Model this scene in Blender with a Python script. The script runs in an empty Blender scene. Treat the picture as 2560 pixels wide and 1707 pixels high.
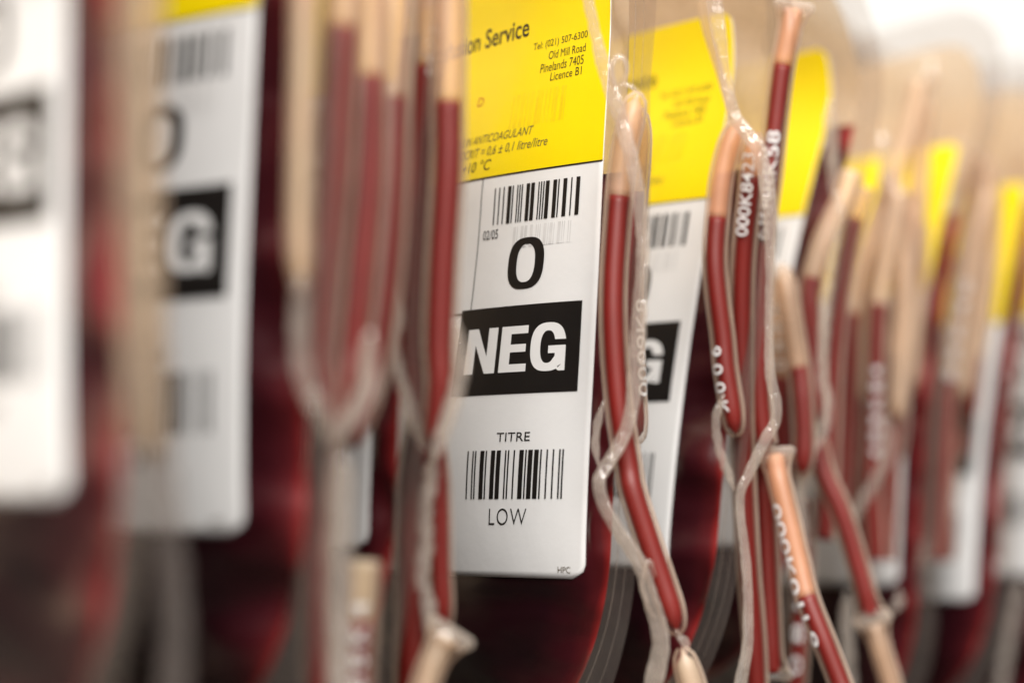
import bpy, bmesh, math, random
from mathutils import Vector, Matrix, noise

# ------------------------------------------------------------------ camera, light, exposure
scene = bpy.context.scene
MM = 0.001
PITCH = math.radians(7.5)
FPX = 7000.0                       # focal length in photograph pixels (2560 wide)
CAM = Vector((0, 0, 0))
cd = bpy.data.cameras.new('camera')
cam = bpy.data.objects.new('camera', cd)
scene.collection.objects.link(cam)
scene.camera = cam
cam.location = CAM
cam.rotation_euler = (math.pi / 2 + PITCH, 0, 0)
cd.sensor_width = 36.0
cd.lens = 36.0 * FPX / 2560
cd.clip_start = 0.01
cd.clip_end = 20
cd.dof.use_dof = True
cd.dof.focus_distance = 0.409
cd.dof.aperture_fstop = 8.8
cd.dof.aperture_blades = 8

w = bpy.data.worlds.new('World')
scene.world = w
w.use_nodes = True
bg = w.node_tree.nodes['Background']
bg.inputs[0].default_value = (1.0, 0.93, 0.85, 1)
bg.inputs[1].default_value = 0.17


def area(name, loc, target, size, power, col):
    l = bpy.data.lights.new(name, 'AREA')
    l.shape = 'RECTANGLE'
    l.size, l.size_y = size
    l.energy = power
    l.color = col
    o = bpy.data.objects.new(name, l)
    scene.collection.objects.link(o)
    o.location = loc
    o.rotation_euler = (Vector(target) - Vector(loc)).to_track_quat('-Z', 'Y').to_euler()
    return o


area('ceiling_lamp', (0.10, 0.45, 1.50), (0.10, 0.55, 0.0), (1.6, 1.3), 27.0, (1.0, 0.955, 0.90))
area('room_lamp', (0.05, -1.25, 1.05), (0.06, 0.45, 0.06), (1.3, 0.8), 70.0, (1.0, 0.97, 0.94))
area('window_light', (-1.1, -0.25, 0.55), (0.03, 0.42, 0.05), (0.5, 0.9), 0.8, (0.95, 0.97, 1.0))

scene.view_settings.view_transform = 'Standard'
scene.view_settings.look = 'None'
scene.view_settings.gamma = 1
scene.view_settings.use_curve_mapping = False
scene.view_settings.exposure = 0.14
scene.cycles.use_denoising = True
scene.cycles.max_bounces = 8
scene.cycles.transparent_max_bounces = 24
scene.cycles.caustics_reflective = False
scene.cycles.caustics_refractive = False

RIGHT = Vector((1, 0, 0))
FWD = Vector((0, math.cos(PITCH), math.sin(PITCH)))
UP = Vector((0, -math.sin(PITCH), math.cos(PITCH)))


def P(px, py, d):
    """photograph pixel + depth in mm -> world point (metres)"""
    return CAM + (d * FWD + RIGHT * ((px - 1280) * d / FPX) + UP * ((853.5 - py) * d / FPX)) * MM


# ------------------------------------------------------------------ materials
def new_mat(name):
    m = bpy.data.materials.new(name)
    m.use_nodes = True
    nt = m.node_tree
    for n in list(nt.nodes):
        nt.nodes.remove(n)
    out = nt.nodes.new('ShaderNodeOutputMaterial')
    return m, nt, out


def principled(nt, col, rough=0.4, spec=0.5, coat=0.0, coat_rough=0.15, trans=0.0):
    p = nt.nodes.new('ShaderNodeBsdfPrincipled')
    p.inputs['Base Color'].default_value = (*col, 1)
    p.inputs['Roughness'].default_value = rough
    p.inputs['Specular IOR Level'].default_value = spec
    p.inputs['Coat Weight'].default_value = coat
    p.inputs['Coat Roughness'].default_value = coat_rough
    return p


def noise_node(nt, scale, detail=4, rough=0.55, coord='Object', stretch=None):
    tc = nt.nodes.new('ShaderNodeTexCoord')
    n = nt.nodes.new('ShaderNodeTexNoise')
    n.inputs['Scale'].default_value = scale
    n.inputs['Detail'].default_value = detail
    n.inputs['Roughness'].default_value = rough
    if stretch:
        mp = nt.nodes.new('ShaderNodeMapping')
        mp.inputs['Scale'].default_value = stretch
        nt.links.new(tc.outputs[coord], mp.inputs[0])
        nt.links.new(mp.outputs[0], n.inputs['Vector'])
    else:
        nt.links.new(tc.outputs[coord], n.inputs['Vector'])
    return n


def ramp(nt, src, stops):
    r = nt.nodes.new('ShaderNodeValToRGB')
    while len(r.color_ramp.elements) < len(stops):
        r.color_ramp.elements.new(0.5)
    for e, (pos, c) in zip(r.color_ramp.elements, stops):
        e.position = pos
        e.color = (*c, 1) if len(c) == 3 else c
    nt.links.new(src, r.inputs[0])
    return r


def bump(nt, src, target, strength, dist):
    b = nt.nodes.new('ShaderNodeBump')
    b.inputs['Strength'].default_value = strength
    b.inputs['Distance'].default_value = dist
    nt.links.new(src, b.inputs['Height'])
    nt.links.new(b.outputs[0], target.inputs['Normal'])
    return b


def mat_paper(name, c0, c1, rough=0.38):
    m, nt, out = new_mat(name)
    p = principled(nt, c0, rough, 0.45)
    n = noise_node(nt, 55, 5, 0.6)
    r = ramp(nt, n.outputs['Fac'], [(0.3, c0), (0.7, c1)])
    nt.links.new(r.outputs[0], p.inputs['Base Color'])
    n2 = noise_node(nt, 900, 3, 0.6)
    n3 = noise_node(nt, 60, 2, 0.5)
    mx = nt.nodes.new('ShaderNodeMath')
    mx.operation = 'MULTIPLY_ADD'
    mx.inputs[1].default_value = 0.12
    nt.links.new(n2.outputs['Fac'], mx.inputs[0])
    nt.links.new(n3.outputs['Fac'], mx.inputs[2])
    bump(nt, mx.outputs[0], p, 0.35, 0.0006)
    nt.links.new(p.outputs[0], out.inputs[0])
    return m


def mat_plain(name, col, rough=0.4, spec=0.4, nscale=300, var=0.12):
    m, nt, out = new_mat(name)
    p = principled(nt, col, rough, spec)
    n = noise_node(nt, nscale, 3)
    r = ramp(nt, n.outputs['Fac'], [(0.3, tuple(c * (1 - var) for c in col)), (0.7, tuple(min(1, c * (1 + var)) for c in col))])
    nt.links.new(r.outputs[0], p.inputs['Base Color'])
    nt.links.new(p.outputs[0], out.inputs[0])
    return m


def mat_film(name, col, tint, base, edge, rough=0.22, power=1.6, nscale=160, bstr=0.3, bdist=0.0006, transl=0.35, spec=0.5, nmin=0.75, gloss_rough=0.2, gl0=0.045):
    """clear flexible plastic: the longer the way through it (grazing), the denser it looks"""
    m, nt, out = new_mat(name)
    p = principled(nt, col, rough, spec)
    tl = nt.nodes.new('ShaderNodeBsdfTranslucent')
    tl.inputs[0].default_value = (*col, 1)
    ms = nt.nodes.new('ShaderNodeMixShader')
    ms.inputs[0].default_value = transl
    nt.links.new(p.outputs[0], ms.inputs[1])
    nt.links.new(tl.outputs[0], ms.inputs[2])
    tr = nt.nodes.new('ShaderNodeBsdfTransparent')
    tr.inputs[0].default_value = (*tint, 1)
    lw = nt.nodes.new('ShaderNodeLayerWeight')
    lw.inputs[0].default_value = 0.5
    pw = nt.nodes.new('ShaderNodeMath')
    pw.operation = 'POWER'
    pw.inputs[1].default_value = power
    nt.links.new(lw.outputs['Facing'], pw.inputs[0])
    ma = nt.nodes.new('ShaderNodeMath')
    ma.operation = 'MULTIPLY_ADD'
    ma.use_clamp = True
    ma.inputs[1].default_value = edge
    ma.inputs[2].default_value = base
    nt.links.new(pw.outputs[0], ma.inputs[0])
    n = noise_node(nt, nscale, 4)
    mr = nt.nodes.new('ShaderNodeMapRange')
    mr.inputs['From Min'].default_value = 0.3
    mr.inputs['From Max'].default_value = 0.7
    mr.inputs['To Min'].default_value = nmin
    mr.inputs['To Max'].default_value = 1.1
    nt.links.new(n.outputs['Fac'], mr.inputs[0])
    mu = nt.nodes.new('ShaderNodeMath')
    mu.operation = 'MULTIPLY'
    mu.use_clamp = True
    nt.links.new(ma.outputs[0], mu.inputs[0])
    nt.links.new(mr.outputs[0], mu.inputs[1])
    bump(nt, n.outputs['Fac'], p, bstr, bdist)
    mix = nt.nodes.new('ShaderNodeMixShader')
    nt.links.new(mu.outputs[0], mix.inputs[0])
    nt.links.new(tr.outputs[0], mix.inputs[1])
    nt.links.new(ms.outputs[0], mix.inputs[2])
    gl = nt.nodes.new('ShaderNodeBsdfGlossy')
    gl.inputs['Roughness'].default_value = gloss_rough
    bp = nt.nodes.new('ShaderNodeBump')
    bp.inputs['Strength'].default_value = bstr
    bp.inputs['Distance'].default_value = bdist
    nt.links.new(n.outputs['Fac'], bp.inputs['Height'])
    nt.links.new(bp.outputs[0], gl.inputs['Normal'])
    p5 = nt.nodes.new('ShaderNodeMath')
    p5.operation = 'POWER'
    p5.inputs[1].default_value = 5.0
    nt.links.new(lw.outputs['Facing'], p5.inputs[0])
    sch = nt.nodes.new('ShaderNodeMath')
    sch.operation = 'MULTIPLY_ADD'
    sch.inputs[1].default_value = 0.30
    sch.inputs[2].default_value = gl0
    nt.links.new(p5.outputs[0], sch.inputs[0])
    ge = nt.nodes.new('ShaderNodeNewGeometry')
    ff = nt.nodes.new('ShaderNodeMath')
    ff.operation = 'SUBTRACT'
    ff.inputs[0].default_value = 1.0
    nt.links.new(ge.outputs['Backfacing'], ff.inputs[1])
    gf = nt.nodes.new('ShaderNodeMath')
    gf.operation = 'MULTIPLY'
    nt.links.new(sch.outputs[0], gf.inputs[0])
    nt.links.new(ff.outputs[0], gf.inputs[1])
    mg = nt.nodes.new('ShaderNodeMixShader')
    nt.links.new(gf.outputs[0], mg.inputs[0])
    nt.links.new(mix.outputs[0], mg.inputs[1])
    nt.links.new(gl.outputs[0], mg.inputs[2])
    nt.links.new(mg.outputs[0], out.inputs[0])
    return m


def mat_blood_pouch():
    """blood behind film: dark where the layer is thick, red where it is thin at the seam"""
    m, nt, out = new_mat('pouch_blood')
    p = principled(nt, (0.03, 0.004, 0.006), 0.34, 0.4, 0.3, 0.28)
    at = nt.nodes.new('ShaderNodeAttribute')
    at.attribute_name = 'depth'
    n = noise_node(nt, 70, 4)
    ad = nt.nodes.new('ShaderNodeMath')
    ad.operation = 'MULTIPLY_ADD'
    ad.inputs[1].default_value = 0.06
    nt.links.new(n.outputs['Fac'], ad.inputs[0])
    nt.links.new(at.outputs['Fac'], ad.inputs[2])
    r = ramp(nt, ad.outputs[0], [(0.035, (0.27, 0.022, 0.020)), (0.07, (0.18, 0.013, 0.013)), (0.12, (0.085, 0.009, 0.011)), (0.34, (0.042, 0.005, 0.008)), (0.85, (0.016, 0.003, 0.005))])
    nt.links.new(r.outputs[0], p.inputs['Base Color'])
    n2 = noise_node(nt, 52, 1.5, 0.4, stretch=(0.6, 0.6, 1.7))
    b = bump(nt, n2.outputs['Fac'], p, 0.9, 0.007)
    nt.links.new(b.outputs[0], p.inputs['Coat Normal'])
    nt.links.new(p.outputs[0], out.inputs[0])
    return m


def mat_liquid(name, col, rough=0.45, transp=0.0):
    m, nt, out = new_mat(name)
    p = principled(nt, col, rough, 0.3)
    n = noise_node(nt, 120, 4)
    r = ramp(nt, n.outputs['Fac'], [(0.3, tuple(c * 0.9 for c in col)), (0.7, tuple(min(1, c * 1.12) for c in col))])
    nt.links.new(r.outputs[0], p.inputs['Base Color'])
    if transp > 0:
        tr = nt.nodes.new('ShaderNodeBsdfTransparent')
        tr.inputs[0].default_value = (0.98, 0.88, 0.78, 1)
        mx = nt.nodes.new('ShaderNodeMixShader')
        mx.inputs[0].default_value = 1 - transp
        nt.links.new(tr.outputs[0], mx.inputs[1])
        nt.links.new(p.outputs[0], mx.inputs[2])
        nt.links.new(mx.outputs[0], out.inputs[0])
    else:
        nt.links.new(p.outputs[0], out.inputs[0])
    return m


M = dict(
    white=mat_paper('white_label_paper', (0.82, 0.815, 0.80), (0.77, 0.765, 0.75)),
    yellow=mat_paper('yellow_label_paper', (0.93, 0.715, 0.003), (0.89, 0.67, 0.003), 0.22),
    ink=mat_plain('black_ink', (0.012, 0.010, 0.009), 0.4, 0.35),
    brownink=mat_plain('faded_ink', (0.10, 0.07, 0.035), 0.45, 0.3),
    redink=mat_plain('red_ink', (0.5, 0.12, 0.02), 0.45, 0.3),
    ghost=mat_plain('show_through_ink', (0.68, 0.67, 0.655), 0.4, 0.4),
    ghosty=mat_plain('show_through_yellow', (0.82, 0.60, 0.004), 0.3, 0.4),
    serial=mat_plain('white_tube_print', (0.72, 0.70, 0.68), 0.5, 0.3),
    pouch=mat_blood_pouch(),
    flange=mat_film('clear_seam_film', (0.40, 0.345, 0.31), (0.90, 0.87, 0.85), 0.16, 0.22, 0.3, 1.6),
    seam=mat_film('seam_ridge', (0.75, 0.66, 0.58), (0.95, 0.92, 0.88), 0.18, 0.3, 0.2),
    upper=mat_film('frosted_pouch_film', (0.80, 0.65, 0.48), (0.96, 0.90, 0.82), 0.42, 0.3, 0.3, 1.4),
    wall=mat_film('tube_wall', (0.78, 0.60, 0.46), (0.98, 0.94, 0.90), -0.32, 1.7, 0.22, 1.0, 120, 0.1, 0.0003, 0.3, 0.5, 0.75, 0.4, 0.03),
    strip=mat_film('plastic_flash', (0.93, 0.85, 0.76), (0.96, 0.91, 0.86), 0.26, 0.5, 0.2, 1.2, 330, 0.6, 0.0008, 0.5, 0.7, 0.6, 0.12, 0.13),
    blood=mat_liquid('tube_blood', (0.175, 0.009, 0.006)),
    plasma=mat_liquid('tube_plasma', (0.77, 0.59, 0.44), 0.4, 0.6),
    plasma_pink=mat_liquid('tube_plasma_pink', (0.76, 0.42, 0.26), 0.4, 0.5),
    cream=mat_liquid('tube_cream', (0.86, 0.73, 0.58), 0.4, 0.55),
    clear=mat_liquid('tube_clear', (0.90, 0.79, 0.60), 0.5, 0.6),
    panel=mat_paper('beige_panel', (0.66, 0.53, 0.39), (0.62, 0.49, 0.36), 0.5),
    wallpaint=mat_paper('white_wall', (0.76, 0.755, 0.73), (0.73, 0.725, 0.70), 0.6),
    shelf=mat_plain('grey_shelf', (0.07, 0.06, 0.055), 0.5, 0.3),
)

COL = scene.collection.objects


def link_mesh(name, verts, faces, mat, parent=None, smooth=True, inv=None, attr=None):
    me = bpy.data.meshes.new(name)
    if inv is not None:
        verts = [inv @ Vector(v) for v in verts]
    me.from_pydata([tuple(v) for v in verts], [], faces)
    me.materials.append(mat)
    if smooth:
        me.polygons.foreach_set('use_smooth', [True] * len(me.polygons))
    if attr:
        a = me.attributes.new(attr[0], 'FLOAT', 'POINT')
        a.data.foreach_set('value', attr[1])
    me.update()
    o = bpy.data.objects.new(name, me)
    COL.link(o)
    if parent:
        o.parent = parent
    return o


def sm(a, b, t):
    t = max(0.0, min(1.0, (t - a) / (b - a)))
    return t * t * (3 - 2 * t)


# ------------------------------------------------------------------ the setting
def box(name, corners2d, z0, z1, mat, bevel=0.003):
    bm = bmesh.new()
    lo = [bm.verts.new((x, y, z0)) for x, y in corners2d]
    hi = [bm.verts.new((x, y, z1)) for x, y in corners2d]
    bm.faces.new(lo[::-1])
    bm.faces.new(hi)
    n = len(lo)
    for i in range(n):
        bm.faces.new((lo[i], lo[(i + 1) % n], hi[(i + 1) % n], hi[i]))
    bmesh.ops.bevel(bm, geom=bm.edges[:], offset=bevel, segments=2, affect='EDGES')
    bmesh.ops.recalc_face_normals(bm, faces=bm.faces)
    me = bpy.data.meshes.new(name)
    bm.to_mesh(me)
    bm.free()
    me.materials.append(mat)
    o = bpy.data.objects.new(name, me)
    COL.link(o)
    o['kind'] = 'structure'
    return o


RD = Vector((math.sin(math.radians(26)), math.cos(math.radians(26)), 0))    # the way the row of bags runs
RN = Vector((-RD.y, RD.x, 0))
p0 = Vector((-0.075, 0.50, 0))
SHELF_Z = -0.008
a0, a1 = p0 - RD * 0.34, p0 + RD * 0.75
box('shelf_side_panel', [(v.x, v.y) for v in (a0, a1, a1 + RN * 0.006, a0 + RN * 0.006)], SHELF_Z + 0.001, 0.216, M['panel'], 0.002)
b0, b1 = p0 - RD * 0.75 - RN * 0.45, p0 + RD * 0.85 - RN * 0.45
box('shelf', [(v.x, v.y) for v in (b0, b1, b1 + RN * 0.75, b0 + RN * 0.75)], SHELF_Z - 0.008, SHELF_Z, M['shelf'], 0.002)
box('back_wall', [(-1.2, 1.6), (1.6, 1.6), (1.6, 1.65), (-1.2, 1.65)], -0.5, 1.2, M['wallpaint'], 0.002)

# ------------------------------------------------------------------ print, made once in flat label millimetres
def tri_from_curve(cu):
    o = bpy.data.objects.new('tmp', cu)
    COL.link(o)
    dg = bpy.context.evaluated_depsgraph_get()
    me = bpy.data.meshes.new_from_object(o.evaluated_get(dg))
    bpy.data.objects.remove(o)
    bpy.data.curves.remove(cu)
    return me


def fit(me, rect, shear=0.0):
    """scale a flat mesh into rect (x0, x1, y0, y1)"""
    xs = [v.co.x for v in me.vertices]
    ys = [v.co.y for v in me.vertices]
    X0, X1, Y0, Y1 = min(xs), max(xs), min(ys), max(ys)
    x0, x1, y0, y1 = rect
    for v in me.vertices:
        ty = (v.co.y - Y0) / (Y1 - Y0)
        v.co.x = x0 + (v.co.x - X0) / (X1 - X0) * (x1 - x0) + shear * ty * (y1 - y0)
        v.co.y = y0 + ty * (y1 - y0)
        v.co.z = 0
    return me


def slice_flat(me, step):
    bm = bmesh.new()
    bm.from_mesh(me)
    bpy.data.meshes.remove(me)
    for ax in (0, 1):
        lo = min(v.co[ax] for v in bm.verts)
        hi = max(v.co[ax] for v in bm.verts)
        n = int((hi - lo) / step)
        for i in range(1, n + 1):
            c = Vector((0, 0, 0))
            c[ax] = lo + i * (hi - lo) / (n + 1)
            no = Vector((0, 0, 0))
            no[ax] = 1
            bmesh.ops.bisect_plane(bm, geom=bm.verts[:] + bm.edges[:] + bm.faces[:], plane_co=c, plane_no=no, dist=1e-6)
    bmesh.ops.triangulate(bm, faces=bm.faces[:])
    bm.verts.ensure_lookup_table()
    bm.verts.index_update()
    vs = [(v.co.x, v.co.y) for v in bm.verts]
    fs = [tuple(v.index for v in f.verts) for f in bm.faces]
    bm.free()
    return vs, fs


def flat_text(body, rect, bold=0.0, shear=0.0, step=1.2, spacing=1.0):
    cu = bpy.data.curves.new('t', 'FONT')
    cu.body = body
    cu.size = 1
    cu.offset = bold
    cu.space_character = spacing
    cu.resolution_u = 4
    return slice_flat(fit(tri_from_curve(cu), rect, shear), step)


def flat_shape(loops, rect, step=1.2):
    """filled 2-D outline; inner loops are holes"""
    cu = bpy.data.curves.new('s', 'CURVE')
    cu.dimensions = '2D'
    cu.fill_mode = 'FRONT'
    for lp in loops:
        s = cu.splines.new('POLY')
        s.points.add(len(lp) - 1)
        for pnt, (x, y) in zip(s.points, lp):
            pnt.co = (x, y, 0, 1)
        s.use_cyclic_u = True
    return slice_flat(fit(tri_from_curve(cu), rect), step)


def sup(cx, cy, rx, ry, n=2.6, k=36, a0=0.0, a1=2 * math.pi, closed=True):
    r = []
    for i in range(k if closed else k + 1):
        t = a0 + (a1 - a0) * i / k
        c, s = math.cos(t), math.sin(t)
        r.append((cx + rx * math.copysign(abs(c) ** (2 / n), c), cy + ry * math.copysign(abs(s) ** (2 / n), s)))
    return r


def letter_o():
    return [sup(0, 0, 0.5, 0.5, 2.7), sup(0, 0, 0.255, 0.37, 2.5)[::-1]]


def letter_n():
    return [[(0, 0), (0, 1), (.34, 1), (.70, .38), (.70, 1), (1, 1), (1, 0), (.68, 0), (.30, .64), (.30, 0)]]


def letter_e():
    return [[(0, 0), (0, 1), (1, 1), (1, .83), (.38, .83), (.38, .60), (.95, .60), (.95, .43), (.38, .43), (.38, .17), (1, .17), (1, 0)]]


def letter_g():
    outer = sup(.5, .5, .5, .5, 2.6, 40, math.radians(20), math.radians(318), False)
    inner = sup(.5, .5, .21, .335, 2.4, 40, math.radians(20), math.radians(300), False)
    outer = [(x, y) for x, y in outer]
    lp = [(1.0, .645)] + [q for q in outer if not (q[0] > .9 and q[1] < .66 and q[1] > .3)]
    lp = [q for q in lp]
    lp += [(.80, .09), (.83, .0), (1.0, .0), (1.0, .52), (.52, .52), (.52, .365), (.71, .365), (.71, .30)]
    lp += [q for q in inner[::-1] if not (q[0] > .66 and q[1] < .3)]
    lp += [(.70, .645)]
    return [lp]


def flat_bars(rect, seed, nmod=70, wide=0.33, step=1.2):
    """a barcode: bars of one to three modules"""
    rnd = random.Random(seed)
    x0, x1, y0, y1 = rect
    bars, x = [], 0
    seq = []
    while x < nmod:
        bw = 3 if rnd.random() < wide else 1
        seq.append((x, min(nmod, x + bw)))
        x += bw + (1 if rnd.random() < 0.55 else 3)
    tot = seq[-1][1]
    vs, fs = [], []
    ny = max(1, int((y1 - y0) / step))
    for u0, u1 in seq:
        xa, xb = x0 + (x1 - x0) * u0 / tot, x0 + (x1 - x0) * u1 / tot
        b = len(vs)
        for j in range(ny + 1):
            y = y0 + (y1 - y0) * j / ny
            vs += [(xa, y), (xb, y)]
        for j in range(ny):
            fs.append((b + 2 * j, b + 2 * j + 1, b + 2 * j + 3, b + 2 * j + 2))
    return vs, fs


def flat_rect(rect, step=1.2, rad=0.0, corners=()):
    x0, x1, y0, y1 = rect
    nx, ny = max(1, int((x1 - x0) / step)), max(1, int((y1 - y0) / step))
    vs, fs = [], []
    for j in range(ny + 1):
        y = y0 + (y1 - y0) * j / ny
        ins = 0.0
        if rad and y - y0 < rad and 'b' in corners:
            ins = rad - math.sqrt(max(0, rad * rad - (rad - (y - y0)) ** 2))
        if rad and y1 - y < rad and 't' in corners:
            ins = rad - math.sqrt(max(0, rad * rad - (rad - (y1 - y)) ** 2))
        for i in range(nx + 1):
            vs.append((x0 + ins + (x1 - x0 - 2 * ins) * i / nx, y))
    for j in range(ny):
        for i in range(nx):
            q = j * (nx + 1) + i
            fs.append((q, q + 1, q + nx + 2, q + nx + 1))
    return vs, fs


# bag geometry constants (mm)
W, HT = 104.0, 138.0            # pouch width and height
LAB_E = 4.0                     # label's right edge to the pouch's right edge
LAB_W = 82.0
Z_BORDER = 84.0                 # yellow/white border above the bag's foot
THETA0 = math.radians(62)


def gx(e):
    t = max(0.0, min(1.0, e / (W / 2)))
    return 1 - (1 - t) ** 2


def lab_a(dx):
    """label millimetres from its right edge for a seen distance dx on the sharp bag"""
    H = 10.6
    lo, hi = 0.0, 70.0
    for _ in range(40):
        mid = (lo + hi) / 2
        f = math.cos(THETA0) * mid + math.sin(THETA0) * H * (gx(LAB_E + mid) - gx(LAB_E))
        if f < dx:
            lo = mid
        else:
            hi = mid
    return lo


def R(dx0, dx1, b0, b1):
    """seen rectangle (right, left, top, bottom) -> flat rect; flat x grows to the right, y up, origin at border's right end"""
    return (-lab_a(dx1), -lab_a(dx0), -b1, -b0)


PRINTS = []     # (name, geometry, material, layer, only_full)


def add(name, geo, mat, layer=1, full=False):
    PRINTS.append((name, geo, mat, layer, full))


A_DIV = lab_a(19.0)
add('yellow_panel', flat_rect((-LAB_W, 0, 0, 31.0), 1.0, 2.0, 't'), 'yellow', 1)
add('border_line', flat_rect((-LAB_W, 0, -0.1, 0.12), 1.0), 'ink', 2)
add('divider_line', flat_rect((-A_DIV - .09, -A_DIV + .09, -20.4, -0.1), 1.0), 'ink', 2)
add('divider_line', flat_rect((-LAB_W + 2, -A_DIV, -20.75, -20.5), 1.0), 'ink', 2)
add('barcode', flat_bars(R(3.4, 16.9, 1.9, 7.5), 5, 74), 'ink', 2)
add('lettering', flat_text('02/05', R(15.9, 18.3, 8.2, 9.6)), 'ink', 2, True)
add('blood_group_letter', flat_shape(letter_o(), R(8.2, 13.8, 10.0, 17.7), 0.9), 'ink', 2)
add('rhesus_box', flat_rect(R(2.0, 20.4, 20.1, 33.2), 0.8), 'ink', 2)
add('rhesus_letter', flat_shape(letter_n(), R(14.2, 18.8, 23.2, 30.0), 0.9), 'white', 3)
add('rhesus_letter', flat_shape(letter_e(), R(9.6, 13.6, 23.2, 30.0), 0.9), 'white', 3)
add('rhesus_letter', flat_shape(letter_g(), R(4.0, 9.1, 23.0, 30.1), 0.9), 'white', 3)
add('lettering', flat_text('TITRE', R(8.2, 12.9, 38.9, 40.2)), 'ink', 2, True)
add('barcode', flat_bars(R(3.3, 16.9, 41.5, 48.6), 11, 70), 'ink', 2)
add('lettering', flat_text('LOW', R(8.1, 13.4, 50.0, 52.4), -0.012, 0, 1.2, 1.12), 'ink', 2, True)
add('lettering', flat_text('HPC', R(2.0, 3.7, 58.3, 59.2)), 'brownink', 2, True)
add('lettering', flat_text('Transfusion Service', R(15.0, 34.5, -24.2, -21.2), 0.012), 'ink', 2, True)
add('lettering', flat_text('Tel: (021) 507-6300', R(4.0, 13.9, -19.8, -18.4)), 'ink', 2, True)
add('lettering', flat_text('Old Mill Road', R(4.2, 10.9, -17.95, -16.7)), 'ink', 2, True)
add('lettering', flat_text('Pinelands 7405', R(4.4, 12.1, -16.25, -14.85)), 'ink', 2, True)
add('lettering', flat_text('Licence B1', R(4.6, 10.1, -14.55, -13.3)), 'ink', 2, True)
add('lettering', flat_text('RED CELLS IN ANTICOAGULANT', R(12.0, 28.0, -6.9, -5.6), 0, 0.25), 'brownink', 2, True)
add('lettering', flat_text('HAEMATOCRIT = 0,6 ± 0,1 litre/litre', R(9.3, 28.0, -4.9, -3.3), 0, 0.2), 'brownink', 2, True)
add('lettering', flat_text('+10 °C', R(18.2, 23.0, -2.9, -1.2), 0, 0.2), 'ink', 2, True)
add('lettering', flat_text('D', R(21.4, 22.4, -13.2, -11.8)), 'redink', 2, True)
add('show_through_barcode', flat_bars(R(4.4, 13.5, 8.2, 11.4), 31, 60), 'ghost', 1.5, True)
add('show_through_barcode', flat_bars(R(7.0, 16.0, -12.2, -7.0), 33, 60), 'ghosty', 1.5, True)


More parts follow.
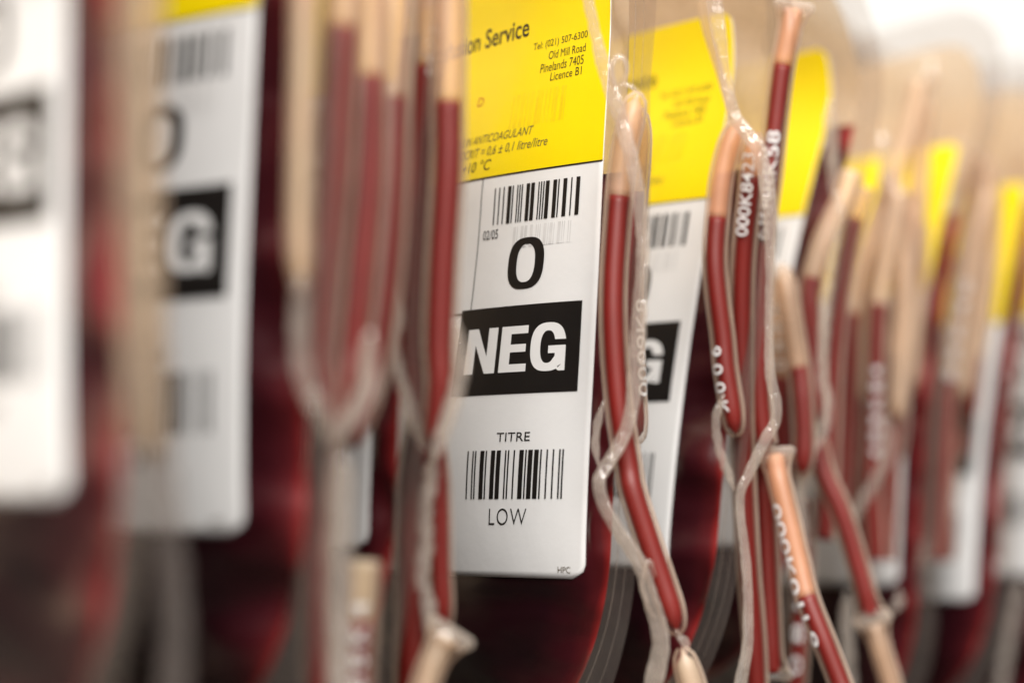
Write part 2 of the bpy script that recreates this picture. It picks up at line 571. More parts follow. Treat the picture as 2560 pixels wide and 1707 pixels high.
# ------------------------------------------------------------------ a bag
class Bag:
    def __init__(s, px, py, d, theta, roll, lean, leantop, label, seed=0, level=82.0, lab_bottom=24.0, curl=0.0, full=True,
                 hmul=1.0, b_anchor=27.0, wr=1.0, labe=LAB_E):
        s.labe = labe
        s.seed, s.level, s.hmul, s.wr = seed, level, hmul, wr
        s.lean, s.leantop, s.curl = math.tan(math.radians(lean)), math.tan(math.radians(leantop)), curl
        s.foot = lab_bottom - 24.0               # extra pouch below
        rot = Matrix.Rotation(-math.radians(theta), 4, 'Z') @ Matrix.Rotation(math.radians(roll), 4, 'Y')
        tgt = P(px, py, d)
        s.M = Matrix.Translation(tgt - (rot @ (s.lab(0, -b_anchor, 0.2)))) @ rot
        s.inv = s.M.inverted()
        e = bpy.data.objects.new('blood_bag', None)
        COL.link(e)
        e.empty_display_size = 0.02
        e.matrix_world = s.M
        e['label'] = label
        e['category'] = 'blood bag'
        e['group'] = 'blood bags standing in a row'
        s.e = e
        s.build(full)

    # surface: forward bulge of the pouch at x (<=0, from the right edge), z above foot
    def H(s, z):
        return s.hmul * (11.6 - 3.6 * sm(38, 84, z) - 4.6 * sm(80, 112, z) - 2.0 * sm(110, 136, z))

    def outline(s, z):
        r = 29.0
        zz = z + s.foot
        ins = 0.0
        if zz < r:
            ins = r - math.sqrt(max(0.0, r * r - (r - zz) ** 2))
        rt = 18.0
        if HT - z < rt:
            k = HT - z
            ins = rt - math.sqrt(max(0.0, rt * rt - (rt - k) ** 2))
        return ins

    def mid(s, z):
        t = z - 57.0
        k = z - 62.0
        soft = k if k > 30 else (10 * math.log(1 + math.exp(k / 10.0)))
        c = z - 100.0
        return s.lean * t + s.leantop * soft - s.curl * (c * c if c > 0 else 0)

    def bulge(s, x, z, flat=False):
        ins = s.outline(z)
        e = min(-x - ins, x + W - ins)
        e = max(0.0, e)
        zz = z + s.foot
        gz = 1 - (1 - min(1.0, max(0, zz) / 34.0)) ** 2.2
        h = s.H(z) * gx(e * W / (W - 2 * ins + 1e-6)) * gz
        if not flat:
            er = -x - ins
            k = math.exp(-max(0, er) / 11.0) * min(1.0, er / 2.5) * sm(2, 20, zz) * (1 - sm(100, 125, z))
            ph = s.seed * 1.7
            under = sm(s.labe - 2.5, s.labe + 0.5, er) * sm(21.5, 24.5, z) * (1 - sm(114, 116, z))
            k *= 1 - under
            wv = math.sin(z * 0.42 + ph + 0.10 * er) + 0.7 * math.sin(z * 0.23 + 2.1 * ph - 0.05 * er)
            h += s.wr * 1.15 * k * wv
            # soft dents under the label
            h += s.wr * 1.3 * noise.noise(Vector((x * 0.045, z * 0.13 + x * 0.03, s.seed * 3.1))) * min(1.0, e / 8.0) * (1 - sm(19, 24, z)) * sm(0, 8, zz)
        return h

    def front(s, x, z, off=0.0, flat=False):
        return Vector((x, s.mid(z) - s.bulge(x, z, flat) - off, z)) * MM

    def back(s, x, z, off=0.0):
        return Vector((x, s.mid(z) + 0.85 * s.bulge(x, z, True) + off, z)) * MM

    def lab(s, a, b, off):
        """label point: a (<=0) from its right edge, b above the border"""
        x, z = -s.labe + a, Z_BORDER + b
        lift = 0.0
        y = s.mid(z) - s.bulge(x, z, True) - off
        # the paper's own gentle cockle
        y += 0.22 * noise.noise(Vector((a * 0.06, b * 0.05, s.seed * 5.7))) * min(1.0, -a / 6.0 + 0.2)
        return Vector((x, y, z)) * MM

    def build(s, full):
        e = s.e
        # blood-filled pouch
        nx, nz = 72, 84
        verts, depth, faces = [], [], []
        z_top = s.level

        def rows(fn, zs, wobble=0.0):
            base = len(verts)
            for z in zs:
                ins = s.outline(z)
                for i in range(nx + 1):
                    t = i / nx
                    t = 0.5 - 0.5 * math.cos(math.pi * t)
                    x = -ins - (W - 2 * ins) * t
                    verts.append(fn(x, z))
                    ee = min(-x - ins, x + W - ins, z + s.foot)
                    depth.append(min(1.0, max(0.0, ee) / 14.0) * min(1.0, s.H(z) / 11.6))
            for j in range(len(zs) - 1):
                for i in range(nx):
                    q = base + j * (nx + 1) + i
                    faces.append((q, q + nx + 1, q + nx + 2, q + 1))
            return base
        z0 = -s.foot
        zs = [z0 + (z_top - z0) * (1 - math.cos(math.pi / 2 * j / nz)) for j in range(nz + 1)]
        b1 = rows(lambda x, z: s.front(x, z), zs)
        nf = len(faces)
        b2 = rows(lambda x, z: s.back(x, z), zs)
        for k in range(nf, len(faces)):
            faces[k] = faces[k][::-1]
        # liquid surface
        t1, t2 = b1 + nz * (nx + 1), b2 + nz * (nx + 1)
        for i in range(nx):
            faces.append((t1 + i, t1 + i + 1, t2 + i + 1, t2 + i))
        link_mesh('blood_pouch', verts, faces, M['pouch'], e, True, None, ('depth', depth))
        # empty upper pouch of frosted film
        verts, depth, faces = [], [], []
        zs = [z_top + (HT - z_top) * j / 40 for j in range(41)]
        rows(lambda x, z: s.front(x, z, 0.02), zs)
        nf = len(faces)
        rows(lambda x, z: s.back(x, z, 0.02), zs)
        for k in range(nf, len(faces)):
            faces[k] = faces[k][::-1]
        up = link_mesh('upper_pouch', verts, faces, M['upper'], e)
        # sealed clear margin round the pouch
        loop = []
        N = 150
        for j in range(N + 1):
            z = z0 + (HT - z0) * (1 - math.cos(math.pi * j / N)) / 2
            ins = s.outline(z)
            loop.append(Vector((-ins, 0, z)))
        left = [Vector((-W - p.x, 0, p.z)) for p in loop]
        ring = loop + left[::-1]
        n = len(ring)
        verts, faces = [], []
        K = 8
        for j, p in enumerate(ring):
            t = ring[(j + 1) % n] - ring[j - 1]
            nrm = Vector((t.z, 0, -t.x))
            nrm = nrm.normalized() if nrm.length > 1e-6 else Vector((0, 0, -1))
            for k in range(K + 1):
                q = p + nrm * (7.5 * k / K - 0.3)
                wv = 0.9 * noise.noise(Vector((q.x * 0.05, q.z * 0.06, s.seed + 9))) * k / K
                verts.append(Vector((q.x, s.mid(max(z0, min(HT, q.z))) + wv - (0.25 if k in (4,) else 0.0), q.z)) * MM)
        for j in range(n):
            for k in range(K):
                a, b = j * (K + 1) + k, ((j + 1) % n) * (K + 1) + k
                faces.append((a, b, b + 1, a + 1))
        fl = link_mesh('seam_margin', verts, faces, M['flange'], e)
        for off, rad in ((1.5 + 0.3 * (s.seed % 3), 0.07), (4.3 + 0.4 * (s.seed % 2), 0.05)):
            vs, fs = [], []
            for j, p in enumerate(ring):
                t = ring[(j + 1) % n] - ring[j - 1]
                nrm = Vector((t.z, 0, -t.x))
                nrm = nrm.normalized() if nrm.length > 1e-6 else Vector((0, 0, -1))
                q = p + nrm * (off + 0.5 * noise.noise(Vector((p.x * 0.04, p.z * 0.05, off + s.seed))))
                y = s.mid(max(z0, min(HT, q.z))) + 0.9 * noise.noise(Vector((q.x * 0.05, q.z * 0.06, s.seed + 9))) * off / 7.5
                for k in range(4):
                    an = math.pi / 2 * k
                    vs.append((Vector((q.x, y, q.z)) + (nrm * math.cos(an) + Vector((0, 1, 0)) * math.sin(an)) * rad) * MM)
            for j in range(n):
                for k in range(4):
                    a, b = j * 4, ((j + 1) % n) * 4
                    fs.append((a + k, a + (k + 1) % 4, b + (k + 1) % 4, b + k))
            link_mesh('weld_line', vs, fs, M['seam'], fl)
        # label
        vs, fs = flat_rect((-LAB_W, 0, -60.0, 31.0), 1.0, 2.3, 'bt')
        lab = link_mesh('label', [s.lab(a, b, 0.20) for a, b in vs], fs, M['white'], e)
        lab.modifiers.new('paper', 'SOLIDIFY').thickness = 0.00012
        lab.modifiers['paper'].offset = -1
        for name, (pv, pf), mat, layer, only_full in PRINTS:
            if only_full and not full:
                continue
            link_mesh(name, [s.lab(a, b, 0.22 + 0.035 * layer) for a, b in pv], pf, M[mat], lab, True)


# ------------------------------------------------------------------ tubes and plastic strips
def catmull(pts, n=10):
    out = []
    m = len(pts)
    for i in range(m - 1):
        p0, p1, p2, p3 = pts[max(0, i - 1)], pts[i], pts[i + 1], pts[min(m - 1, i + 2)]
        for k in range(n):
            t = k / n
            out.append(0.5 * ((2 * p1) + (p2 - p0) * t + (2 * p0 - 5 * p1 + 4 * p2 - p3) * t * t + (3 * p1 - p0 - 3 * p2 + p3) * t ** 3))
    out.append(pts[-1].copy())
    return out


def resample(path, step):
    out, acc = [path[0].copy()], 0.0
    for i in range(1, len(path)):
        seg = (path[i] - path[i - 1])
        L = seg.length
        while acc + L >= step and L > 1e-9:
            f = (step - acc) / L
            q = path[i - 1].lerp(path[i], f)
            out.append(q)
            path[i - 1] = q
            seg = path[i] - q
            L = seg.length
            acc = 0.0
        acc += L
    if (out[-1] - path[-1]).length > step * 0.3:
        out.append(path[-1].copy())
    return out


def frames(path, ref=None):
    """tangent, normal (towards the viewer's side of the row), binormal"""
    fr = []
    for i, p in enumerate(path):
        t = (path[min(len(path) - 1, i + 1)] - path[max(0, i - 1)]).normalized()
        v = (ref if ref is not None else -FWD)
        nn = (v - t * v.dot(t)).normalized()
        fr.append((p, t, nn, t.cross(nn)))
    return fr


def sweep(fr, radii, k=16, caps=True):
    vs, fs = [], []
    for (p, t, n, b), (rn, rb) in zip(fr, radii):
        for i in range(k):
            a = 2 * math.pi * i / k
            vs.append(p + n * (math.cos(a) * rn) + b * (math.sin(a) * rb))
    for j in range(len(fr) - 1):
        for i in range(k):
            fs.append((j * k + i, j * k + (i + 1) % k, (j + 1) * k + (i + 1) % k, (j + 1) * k + i))
    if caps:
        fs.append(tuple(range(k))[::-1])
        fs.append(tuple(range((len(fr) - 1) * k, len(fr) * k)))
    return vs, fs


RO, RI = 2.05 * MM, 1.5 * MM
SERIALS = {}


def tube(bag, pts, level=None, top='open', bottom='open', plasma='plasma', serial=None, name='tube', scale=1.0, wall='wall'):
    """pts: (px, py, depth) from the top down; level: py where the blood starts (None = all blood, 9999 = none)"""
    path = resample(catmull([P(*q) for q in pts]), 1.0 * MM)
    fr = frames(path)
    n = len(path)
    ro, ri = RO * scale, RI * scale
    L = [0.0]
    for i in range(1, n):
        L.append(L[-1] + (path[i] - path[i - 1]).length)
    tot = L[-1]
    ra, rc = [], []
    for i in range(n):
        r1 = r2 = ro
        c = ri
        for end, dist in ((top, L[i]), (bottom, tot - L[i])):
            if end == 'seal' and dist < 5 * MM:
                t = max(0.0, dist / (5 * MM))
                f = 0.25 + 0.75 * math.sqrt(1 - (1 - t) ** 2)
                r1 *= f
                r2 *= 0.35 + 0.65 * math.sqrt(1 - (1 - t) ** 2)
                c *= max(0.02, math.sqrt(1 - (1 - t) ** 2) - (0.35 if t < 0.25 else 0))
            if end == 'point' and dist < 16 * MM:
                t = max(0.0, dist / (16 * MM))
                f = 0.12 + 0.88 * math.sqrt(1 - (1 - t) ** 2)
                r1 *= f
                r2 *= f
                c *= f
            if end == 'flare' and dist < 3.5 * MM:
                t = 1 - dist / (3.5 * MM)
                r2 *= 1 + 0.45 * t ** 2
                r1 *= 1 - 0.35 * t
        ra.append((r1, r2))
        rc.append((c, c))
    vs, fs = sweep(fr, ra, 20, False)
    tb = link_mesh(name, vs, fs, M[wall], bag.e, True, bag.inv)
    # columns of liquid inside
    if level is None:
        cut = 0
    else:
        cut = n
        for i in range(n):
            v = path[i] - CAM
            d = v.dot(FWD)
            py = 853.5 - v.dot(UP) * FPX / d
            if py >= level:
                cut = i
                break
    if cut > 2:
        vs, fs = sweep(fr[:cut], rc[:cut], 16)
        link_mesh('plasma_column', vs, fs, M[plasma], tb, True, bag.inv)
    if cut < n - 2:
        a = max(0, cut - 1) if cut else 0
        vs, fs = sweep(fr[a:], rc[a:], 16)
        link_mesh('blood_column', vs, fs, M['blood'], tb, False if False else True, bag.inv)
    # bright crimped ends
    for end, idx in ((top, 0), (bottom, n - 1)):
        if end == 'flare':
            p, t, nn, b = fr[idx]
            sgn = -1 if idx == 0 else 1
            q = [p + t * (sgn * k * 0.35 * MM) for k in range(-2, 5)]
            ff = [(c, t, nn, b) for c in q]
            rr = [(ro * f1 * .8, ro * f2) for f1, f2 in ((.8, 1.1), (.78, 1.3), (.75, 1.5), (.72, 1.62), (.7, 1.66), (.6, 1.6), (.3, 1.4))]
            vs, fs = sweep(ff, rr, 20)
            link_mesh('crimped_end', vs, fs, M['strip'], tb, True, bag.inv)
    if serial:
        body, s0, s1, ang, flip = serial
        key = (body, flip)
        g = flat_text(body, (0, 1, -0.5, 0.5), 0.006, 0, 0.04)
        vs, fs = [], g[1]
        hgt = 2.0 * MM
        for x, y in g[0]:
            if flip:
                x, y = 1 - x, -y
            # text runs from s1 (low) up to s0 (high)
            sl = (s1 + (s0 - s1) * x) * tot
            i = min(n - 2, max(0, int(sl / tot * (n - 1))))
            while i < n - 2 and L[i + 1] < sl:
                i += 1
            while i > 0 and L[i] > sl:
                i -= 1
            f = (sl - L[i]) / max(1e-9, L[i + 1] - L[i])
            p = fr[i][0].lerp(fr[i + 1][0], f)
            nn, b = fr[i][2], fr[i][3]
            al = math.radians(ang) + y * hgt / ro
            vs.append(p + (nn * math.cos(al) + b * math.sin(al)) * (ro + 0.05 * MM))
        link_mesh('serial_number', vs, fs, M['serial'], tb, True, bag.inv)
    return tb


def strip(bag, pts, width=2.0, thick=0.7, twist=(0, 0), ragged=0.25, seed=0, name='plastic_strip', mat='strip', taper=True):
    """a flat ribbon of clear plastic torn from between two tubes"""
    path = resample(catmull([P(*q[:3]) for q in pts]), 0.5 * MM)
    fr0 = frames(path)
    n = len(path)
    ws = [q[3] if len(q) > 3 else width for q in pts]
    fr, rr = [], []
    for i, (p, t, nn, b) in enumerate(fr0):
        u = i / (n - 1)
        an = math.radians(twist[0] + (twist[1] - twist[0]) * u)
        n2, b2 = nn * math.cos(an) + b * math.sin(an), b * math.cos(an) - nn * math.sin(an)
        k = u * (len(ws) - 1)
        k0 = min(len(ws) - 2, int(k))
        wd = ws[k0] + (ws[k0 + 1] - ws[k0]) * (k - k0)
        fr.append((p, t, n2, b2))
        tp = 1.0
        if taper:
            tp = min(1.0, 0.25 + min(u, 1 - u) * n / 8.0)
        rr.append((thick / 2 * MM * tp, wd / 2 * MM * tp))
    # section: two rounded edges with a groove between them
    k = 32
    vs, fs = [], []
    for i, ((p, t, nn, b), (rn, rb)) in enumerate(zip(fr, rr)):
        jl = 1 + ragged * noise.noise(Vector((i * 0.35, seed * 7.3, 1.0))) + 0.5 * ragged * noise.noise(Vector((i * 1.1, seed, 5)))
        jr = 1 + ragged * noise.noise(Vector((i * 0.30, seed * 3.9, 8.0)))
        for a in range(k):
            th = 2 * math.pi * a / k
            c, s_ = math.cos(th), math.sin(th)
            groove = 0.55 + 0.6 * abs(s_) ** 2 + 0.45 * math.exp(-((s_ - 0.2) / 0.16) ** 2) + 0.3 * math.exp(-((s_ + 0.4) / 0.14) ** 2)
            vs.append(p + nn * (c * rn * groove) + b * (s_ * rb * (jl if s_ > 0 else jr)))
    for j in range(n - 1):
        for i in range(k):
            fs.append((j * k + i, j * k + (i + 1) % k, (j + 1) * k + (i + 1) % k, (j + 1) * k + i))
    fs.append(tuple(range(k))[::-1])
    fs.append(tuple(range((n - 1) * k, n * k)))
    return link_mesh(name, vs, fs, M[mat], bag.e, True, bag.inv)


def D(pts, d):
    """give one depth, or a depth running from d[0] to d[1], to a list of pixels"""
    if isinstance(d, tuple):
        m = len(pts) - 1
        return [(q[0], q[1], d[0] + (d[1] - d[0]) * i / m, *q[2:]) for i, q in enumerate(pts)]
    return [(q[0], q[1], d, *q[2:]) for q in pts]


# ================================================================== the row of bags, from the near end to the far end
A = Bag(166, 381, 266, 63, 3, -3.0, 0, 'blood bag at the open end of the row with pale plasma tubes on its edge', 1, level=118, full=True, hmul=0.9, labe=7.0)
B = Bag(618, 602, 316, 54, 2, -1.8, 2.0, 'blood bag second from the open end, red bundled tubes hang beside its label', 2, level=128, labe=8.0)
C = Bag(948, 725, 358, 62, 3, 0.5, 3, 'blood bag with its label hidden behind tubes, just before the sharp O NEG bag', 3, level=90, full=False)
Dd = Bag(1486, 868, 400, 62, 3.0, 1.2, -0.5, 'sharply focused blood bag with fully readable O NEG label and yellow address panel', 4, level=82, curl=0.004)
E = Bag(1719, 906, 449, 61, 3.0, 4.5, 3.5, 'blood bag directly behind the sharp O NEG bag, glossy yellow panel, numbered tubes', 5, level=88, curl=0.012, labe=8.5)
F = Bag(1935, 905, 500, 62, 3, 5, 9, 'second bag behind the sharp O NEG bag, bent-back yellow label corner and pale-topped tubes', 6, level=100, curl=0.02, full=False, labe=7.0)
G = Bag(2268, 1054, 565, 62, 3, 1, 12, 'blood bag next beyond the one with bent yellow corner, thin label strip between tubes', 7, level=100, lab_bottom=31, full=False)
Hh = Bag(2462, 1115, 600, 62, 3, 3, 8, 'second to last blood bag of the row, long blurred label strip reaching lowest', 8, level=110, full=False)
I = Bag(2650, 1077, 640, 62, 3, 4, 6, 'last blood bag of the row, blurred white label cut by its neighbour', 9, level=100, lab_bottom=34, full=False)

# ---- tubes of the nearest bag: pale, out of focus
tube(A, D([(292, -120), (290, 200), (295, 600), (305, 900), (320, 1120)], (268, 264)), 9999, plasma='clear', bottom='point')
tube(A, D([(358, -120), (352, 200), (354, 600), (366, 900), (385, 1150)], (276, 274)), 9999, plasma='clear', bottom='point', scale=1.1)
strip(A, D([(372, 800), (395, 1100), (425, 1400), (435, 1600), (425, 1800)], 275), 3.2, 0.8, mat='flange')

# ---- second bag
tube(B, D([(866, -120), (860, 0), (855, 76), (846, 250), (836, 436), (816, 654), (800, 854), (810, 960), (838, 1085)], (318, 312)), 78, bottom='point', scale=1.18)
tube(B, D([(930, -120), (925, 60), (922, 204), (920, 436), (902, 654), (880, 854), (862, 963), (842, 1090)], (326, 318)), 206, bottom='point', scale=1.18)
tube(B, D([(985, -120), (983, 60), (981, 245), (976, 436), (964, 654), (940, 854), (915, 1000), (880, 1120)], (338, 330)), 247, bottom='point', scale=1.15)
tube(B, D([(900, 300), (885, 436), (866, 654), (848, 854), (850, 1000), (800, 1200), (790, 1450), (795, 1790)], (334, 330)), None, top='seal')
strip(B, D([(748, 640), (752, 720), (750, 854), (764, 960), (805, 1034), (836, 1115)], 308), 2.2, 0.9)
strip(B, D([(925, 830), (918, 910), (922, 960), (895, 1017), (850, 1083), (836, 1115)], 306), 2.2, 0.9)
strip(B, D([(836, 1100), (846, 1190), (845, 1400), (850, 1600), (850, 1800)], 309), 3.0, 0.9)
tube(B, D([(908, 1400), (905, 1480), (898, 1600), (890, 1800)], 328), 1560, plasma='clear', serial=('0 8 8 K 4', 0.25, 0.95, 0, False))

tube(B, D([(760, -120), (758, 100), (752, 350), (748, 560), (752, 720)], 306), 9999, plasma='clear', bottom='seal', scale=0.8)
strip(B, D([(752, 690), (750, 712), (752, 735)], 303), 2.6, 2.0)

# ---- third bag
tube(C, D([(1085, -120), (1078, 40), (1069, 180), (1047, 436), (1036, 654), (1030, 854), (1038, 963), (1070, 1110)], (360, 354)), 182, bottom='point', scale=1.12, serial=('88K4', 0.165, 0.262, -25, False))
tube(C, D([(1125, -120), (1124, 60), (1121, 267), (1119, 436), (1106, 654), (1098, 854), (1099, 963), (1074, 1110)], (352, 348)), 269, bottom='point', scale=1.12)
strip(C, D([(992, 720), (994, 800), (982, 854), (998, 936), (1030, 1034), (1062, 1130)], 350), 1.6, 0.7)
strip(C, D([(1138, 800), (1150, 870), (1152, 925), (1128, 1017), (1101, 1095), (1085, 1150)], 346), 2.0, 0.9)
strip(C, D([(1090, 1130), (1074, 1203), (1063, 1290), (1063, 1371), (1056, 1442), (1074, 1535), (1076, 1620)], 350), 1.8, 0.9, ragged=0.5, seed=3)
tube(C, D([(1085, 1040), (1098, 1150), (1100, 1300), (1102, 1450), (1112, 1575)], 357), None, top='point', bottom='seal', scale=0.8)
tube(C, D([(1062, 960), (1050, 1080), (1034, 1200), (1030, 1350), (1034, 1500), (1026, 1790)], 364), None, top='point', scale=1.25)
tube(C, D([(1120, 1590), (1085, 1650), (1050, 1750), (1030, 1800)], 350), 9999, top='flare', plasma='cream')
strip(C, D([(1085, 1582), (1112, 1588), (1140, 1592)], 347), 1.8, 1.4, ragged=0.4)

# ---- the sharp bag
tube(Dd, D([(1596, 232), (1580, 290), (1560, 383), (1548, 498), (1540, 600), (1534, 700), (1533, 799), (1539, 923), (1552, 1047), (1572, 1172), (1580, 1220), (1615, 1332), (1654, 1448), (1681, 1530), (1694, 1585)], (392, 384)), 501, top='seal', bottom='seal')
tube(Dd, D([(1596, 270), (1594, 380), (1584, 500), (1577, 620), (1574, 760), (1578, 900), (1584, 1020), (1592, 1110)], (398, 396)), 490, top='seal', bottom='seal', serial=('0009K8', 0.57, 0.86, -50, False))
strip(Dd, D([(1462, -60, 1.6), (1471, 0, 1.5), (1498, 126, 1.5), (1525, 214, 1.9), (1552, 298, 2.1), (1575, 383, 2.0), (1594, 478, 2.0), (1606, 574, 2.0), (1606, 660, 1.9), (1600, 760, 1.9), (1594, 861, 1.8), (1587, 950, 2.0), (1574, 1047, 2.3), (1548, 1112, 2.3), (1515, 1165, 2.2), (1497, 1203, 1.9), (1506, 1250, 1.9), (1532, 1305, 1.9), (1567, 1358, 1.9), (1599, 1408, 2.0), (1617, 1460, 2.2), (1632, 1512, 2.4), (1646, 1560, 2.6), (1652, 1620, 2.8), (1640, 1680, 3.0), (1620, 1760, 3.0)], (386, 380)), 2.0, 0.9, (0, 40), 0.16, 1)
strip(Dd, D([(1510, 1000), (1494, 1060), (1488, 1112), (1498, 1170)], 388), 1.1, 0.5, ragged=0.35, seed=5)
strip(Dd, D([(1540, 235), (1530, 180), (1536, 150), (1550, 142), (1564, 155), (1567, 185), (1556, 207)], 384), 0.7, 0.5, ragged=0.2, seed=6)
strip(Dd, D([(1548, 212), (1565, 212), (1585, 222), (1610, 242)], 385), 0.8, 0.6, ragged=0.3, seed=7)
strip(Dd, D([(1640, 1440), (1622, 1400), (1605, 1470), (1628, 1530), (1640, 1545)], 381), 0.6, 0.6, ragged=0.8, seed=8)
strip(Dd, D([(1690, 1570), (1698, 1590), (1710, 1600), (1716, 1620), (1706, 1640)], 384), 1.5, 1.2, ragged=0.3, seed=9)
tube(Dd, D([(1704, 1618), (1718, 1670), (1738, 1740), (1755, 1820)], 384), 9999, top='seal', plasma='cream')

# ---- the bag behind it
tube(E, D([(1850, 300), (1832, 340), (1815, 395), (1802, 459), (1793, 550), (1788, 615), (1788, 672), (1795, 749), (1807, 844), (1814, 921), (1828, 1010), (1840, 1090)], (440, 436)), 547, top='seal', bottom='seal', plasma='plasma_pink', serial=('9 0 0 K', 0.72, 0.93, 45, True))
tube(E, D([(1890, 330), (1882, 380), (1878, 444), (1872, 510), (1864, 576), (1856, 691), (1854, 844), (1854, 997), (1856, 1100), (1862, 1250), (1872, 1430), (1886, 1600), (1895, 1800)], (438, 446)), 444, top='seal', plasma='plasma_pink', serial=('000K8423', 0.034, 0.175, 22, False))
tube(E, D([(1984, 25), (1970, 100), (1955, 178), (1944, 268), (1936, 344), (1927, 440), (1913, 536), (1908, 600), (1903, 691), (1900, 844), (1898, 959), (1903, 1040), (1912, 1110)], (446, 444)), 178, top='flare', plasma='plasma_pink', serial=('6RRRK58', 0.285, 0.535, 10, False))
tube(E, D([(1900, 1090), (1908, 1200), (1915, 1320), (1920, 1430), (1926, 1560), (1931, 1680)], (452, 450)), None, bottom='flare')
tube(E, D([(1938, 1140), (1948, 1200), (1972, 1300), (1998, 1410), (2020, 1498), (2060, 1600), (2110, 1730), (2130, 1790)], (446, 436)), 1498, top='flare', plasma='plasma_pink', serial=('000K01L9', 0.18, 0.72, 55, True))
strip(E, D([(1778, -60, 2.6), (1785, 0, 2.6), (1796, 77, 2.3), (1810, 172, 1.8), (1825, 249, 1.9), (1838, 295, 2.2), (1867, 335, 2.3), (1894, 370, 2.4), (1909, 420, 2.2), (1920, 480, 1.6), (1926, 580, 1.2), (1922, 768, 1.2), (1925, 930, 1.4), (1940, 1005, 1.7), (1937, 1055, 1.7), (1908, 1108, 1.8), (1872, 1184, 1.7), (1852, 1228, 1.4), (1851, 1285, 1.4), (1860, 1364, 1.6), (1868, 1448, 1.6), (1870, 1532, 1.7), (1868, 1615, 1.9), (1848, 1720, 2.2), (1835, 1790, 2.2)], (434, 428)), 2.0, 0.9, (10, -20), 0.12, 11)
strip(E, D([(1750, -60, 2.5), (1765, 60, 1.8), (1800, 180, 1.4), (1832, 290, 1.6)], 440), 2.0, 0.8, (40, 20), 0.1, 12, mat='upper')
strip(E, D([(1810, 985), (1792, 1036), (1792, 1092), (1805, 1146), (1822, 1188), (1834, 1224)], 434), 1.3, 0.8, ragged=0.6, seed=13)

# ---- the next bags, softer and softer
tube(F, D([(2130, 430), (2108, 500), (2060, 600), (2030, 700), (2025, 768), (2032, 863), (2040, 960), (2045, 1060)], (488, 484)), 703, bottom='seal', plasma='cream')
tube(F, D([(1950, 660), (1966, 720), (1977, 790), (1998, 925), (2005, 997), (2010, 1100), (2005, 1200)], (478, 474)), 925, top='seal', bottom='seal')
tube(F, D([(1930, 700), (1940, 800), (1950, 950), (1960, 1100), (1975, 1200)], (486, 484)), 951, serial=('0 8 8 K', 0.1, 0.45, 0, False), bottom='seal')
tube(F, D([(2160, 470), (2134, 555), (2103, 703), (2082, 894), (2076, 1047), (2070, 1200), (2060, 1350)], (505, 500)), 555)
tube(F, D([(2040, 1100), (2061, 1184), (2103, 1279), (2145, 1413), (2178, 1535)], (484, 480)), None, bottom='flare')
tube(F, D([(2186, 1560), (2205, 1630), (2228, 1707), (2250, 1800)], 480), 9999, top='flare')
tube(F, D([(2005, 1250), (2010, 1400), (2000, 1560), (1985, 1790)], 492), None, serial=('0 8 K 4 4', 0.1, 0.8, 15, False))
strip(F, D([(2090, 480), (2096, 540), (2080, 640), (2064, 760), (2058, 860), (2057, 944), (2069, 1009), (2057, 1080), (2020, 1140), (2000, 1217), (2004, 1310), (2010, 1400)], 476), 2.0, 0.9)
strip(F, D([(2075, 250), (2080, 380), (2092, 480), (2110, 530)], 490), 2.4, 0.8)
tube(G, D([(2225, 440), (2200, 560), (2150, 690), (2130, 795), (2126, 894), (2119, 1047), (2112, 1180), (2105, 1300)], (545, 540)), 795, plasma='cream')
tube(G, D([(2250, 480), (2225, 600), (2197, 762), (2191, 856), (2188, 960), (2186, 1086), (2180, 1200), (2190, 1400)], (536, 532)), 762, plasma='cream', serial=('6 8 8 K 8 4', 0.48, 0.72, 0, False))
tube(G, D([(2275, 520), (2258, 700), (2238, 898), (2233, 1009), (2225, 1150), (2215, 1400)], (545, 543)), 898, plasma='plasma')
tube(G, D([(2232, 450), (2175, 600), (2150, 720), (2150, 860), (2150, 1000)], 552), 9999, top='seal', bottom='seal', plasma='cream')
tube(G, D([(2236, 450), (2255, 600), (2262, 760), (2252, 900), (2245, 1050)], 540), 9999, top='seal', bottom='seal', plasma='cream')
tube(G, D([(2300, 200), (2270, 340), (2232, 450), (2215, 560), (2215, 720)], 546), 9999, plasma='cream', bottom='seal')
tube(G, D([(2310, 250), (2300, 400), (2290, 560), (2280, 700)], 556), 9999, plasma='cream', bottom='seal')
tube(G, D([(2190, 640), (2165, 800), (2158, 950), (2150, 1150), (2160, 1450)], 556), 830, top='seal')
tube(G, D([(2285, 480), (2282, 620), (2268, 780), (2255, 940), (2240, 1150)], 558), 940, plasma='cream', bottom='seal')
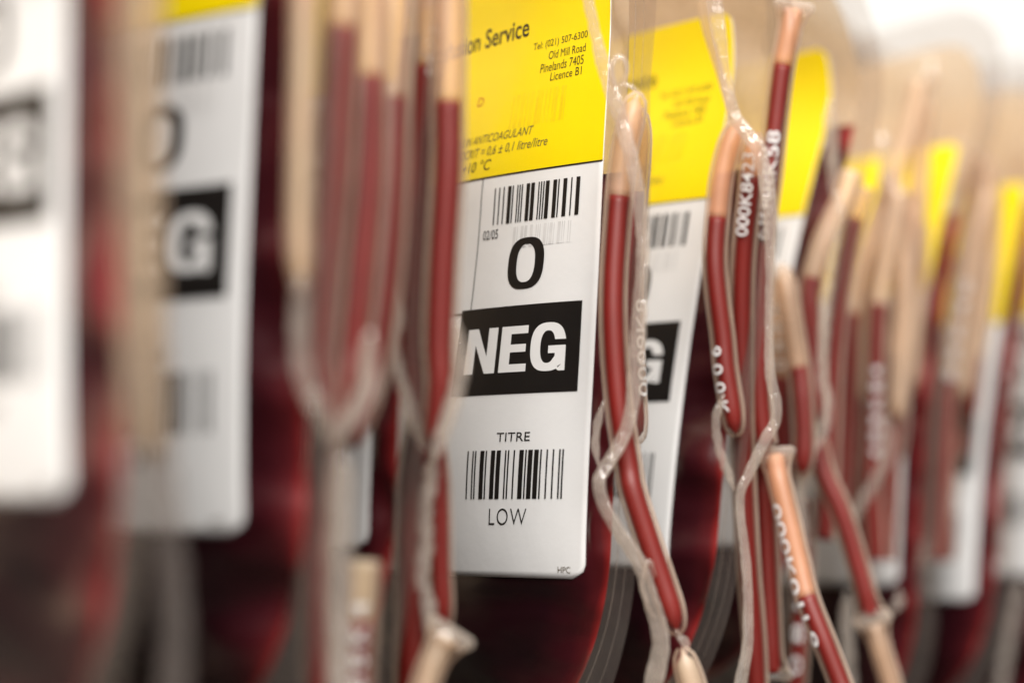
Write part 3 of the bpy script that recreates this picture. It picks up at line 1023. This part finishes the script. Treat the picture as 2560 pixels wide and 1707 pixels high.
tube(G, D([(2300, 560), (2296, 700), (2284, 840), (2275, 980)], 562), 9999, plasma='cream', bottom='seal')
strip(G, D([(2205, 330), (2215, 420), (2226, 470), (2260, 540)], 540), 3.0, 0.9)
strip(G, D([(2214, 1040), (2222, 1090), (2207, 1164), (2168, 1233), (2118, 1320)], 530), 2.0, 0.9)
strip(G, D([(2120, 1480), (2118, 1600), (2130, 1790)], 520), 2.5, 0.9)
strip(G, D([(2245, 1475), (2250, 1500), (2225, 1530)], 520), 2.2, 1.2)
tube(Hh, D([(2400, 420), (2385, 480), (2365, 600), (2335, 760), (2329, 894), (2323, 990), (2318, 1150), (2300, 1350)], (585, 580)), 475)
tube(Hh, D([(2470, 480), (2430, 620), (2395, 800), (2371, 952), (2364, 1086), (2355, 1250), (2340, 1400)], (575, 570)), 952, plasma='cream', serial=('8 8 K 4 0', 0.25, 0.52, 0, False))
tube(Hh, D([(2440, 380), (2430, 520), (2410, 680), (2395, 850)], 584), 9999, plasma='cream', bottom='seal')
tube(Hh, D([(2465, 400), (2460, 520), (2445, 700), (2420, 900), (2405, 1000)], 580), 9999, plasma='cream', bottom='seal')
tube(Hh, D([(2400, 640), (2395, 800), (2385, 960), (2370, 1150), (2365, 1400)], 590), 960, plasma='cream')
tube(Hh, D([(2480, 440), (2478, 600), (2462, 760), (2440, 900), (2420, 1060)], 586), 900, plasma='cream', bottom='seal')
tube(Hh, D([(2455, 640), (2440, 800), (2420, 960), (2400, 1150)], 592), 980, plasma='cream', bottom='seal')
strip(Hh, D([(2390, 1180), (2367, 1279), (2333, 1344), (2283, 1430)], 570), 2.2, 0.9)
strip(Hh, D([(2330, 150), (2325, 300), (2340, 420), (2370, 520)], 590), 3.0, 0.9)
tube(I, D([(2575, 420), (2560, 600), (2545, 760)], 628), 9999, plasma='cream')
tube(I, D([(2560, 380), (2545, 560), (2520, 760), (2505, 960), (2490, 1150), (2480, 1400)], (625, 620)), 560)
strip(I, D([(2555, 1450), (2530, 1560), (2505, 1700), (2495, 1790)], 610), 2.5, 0.9)
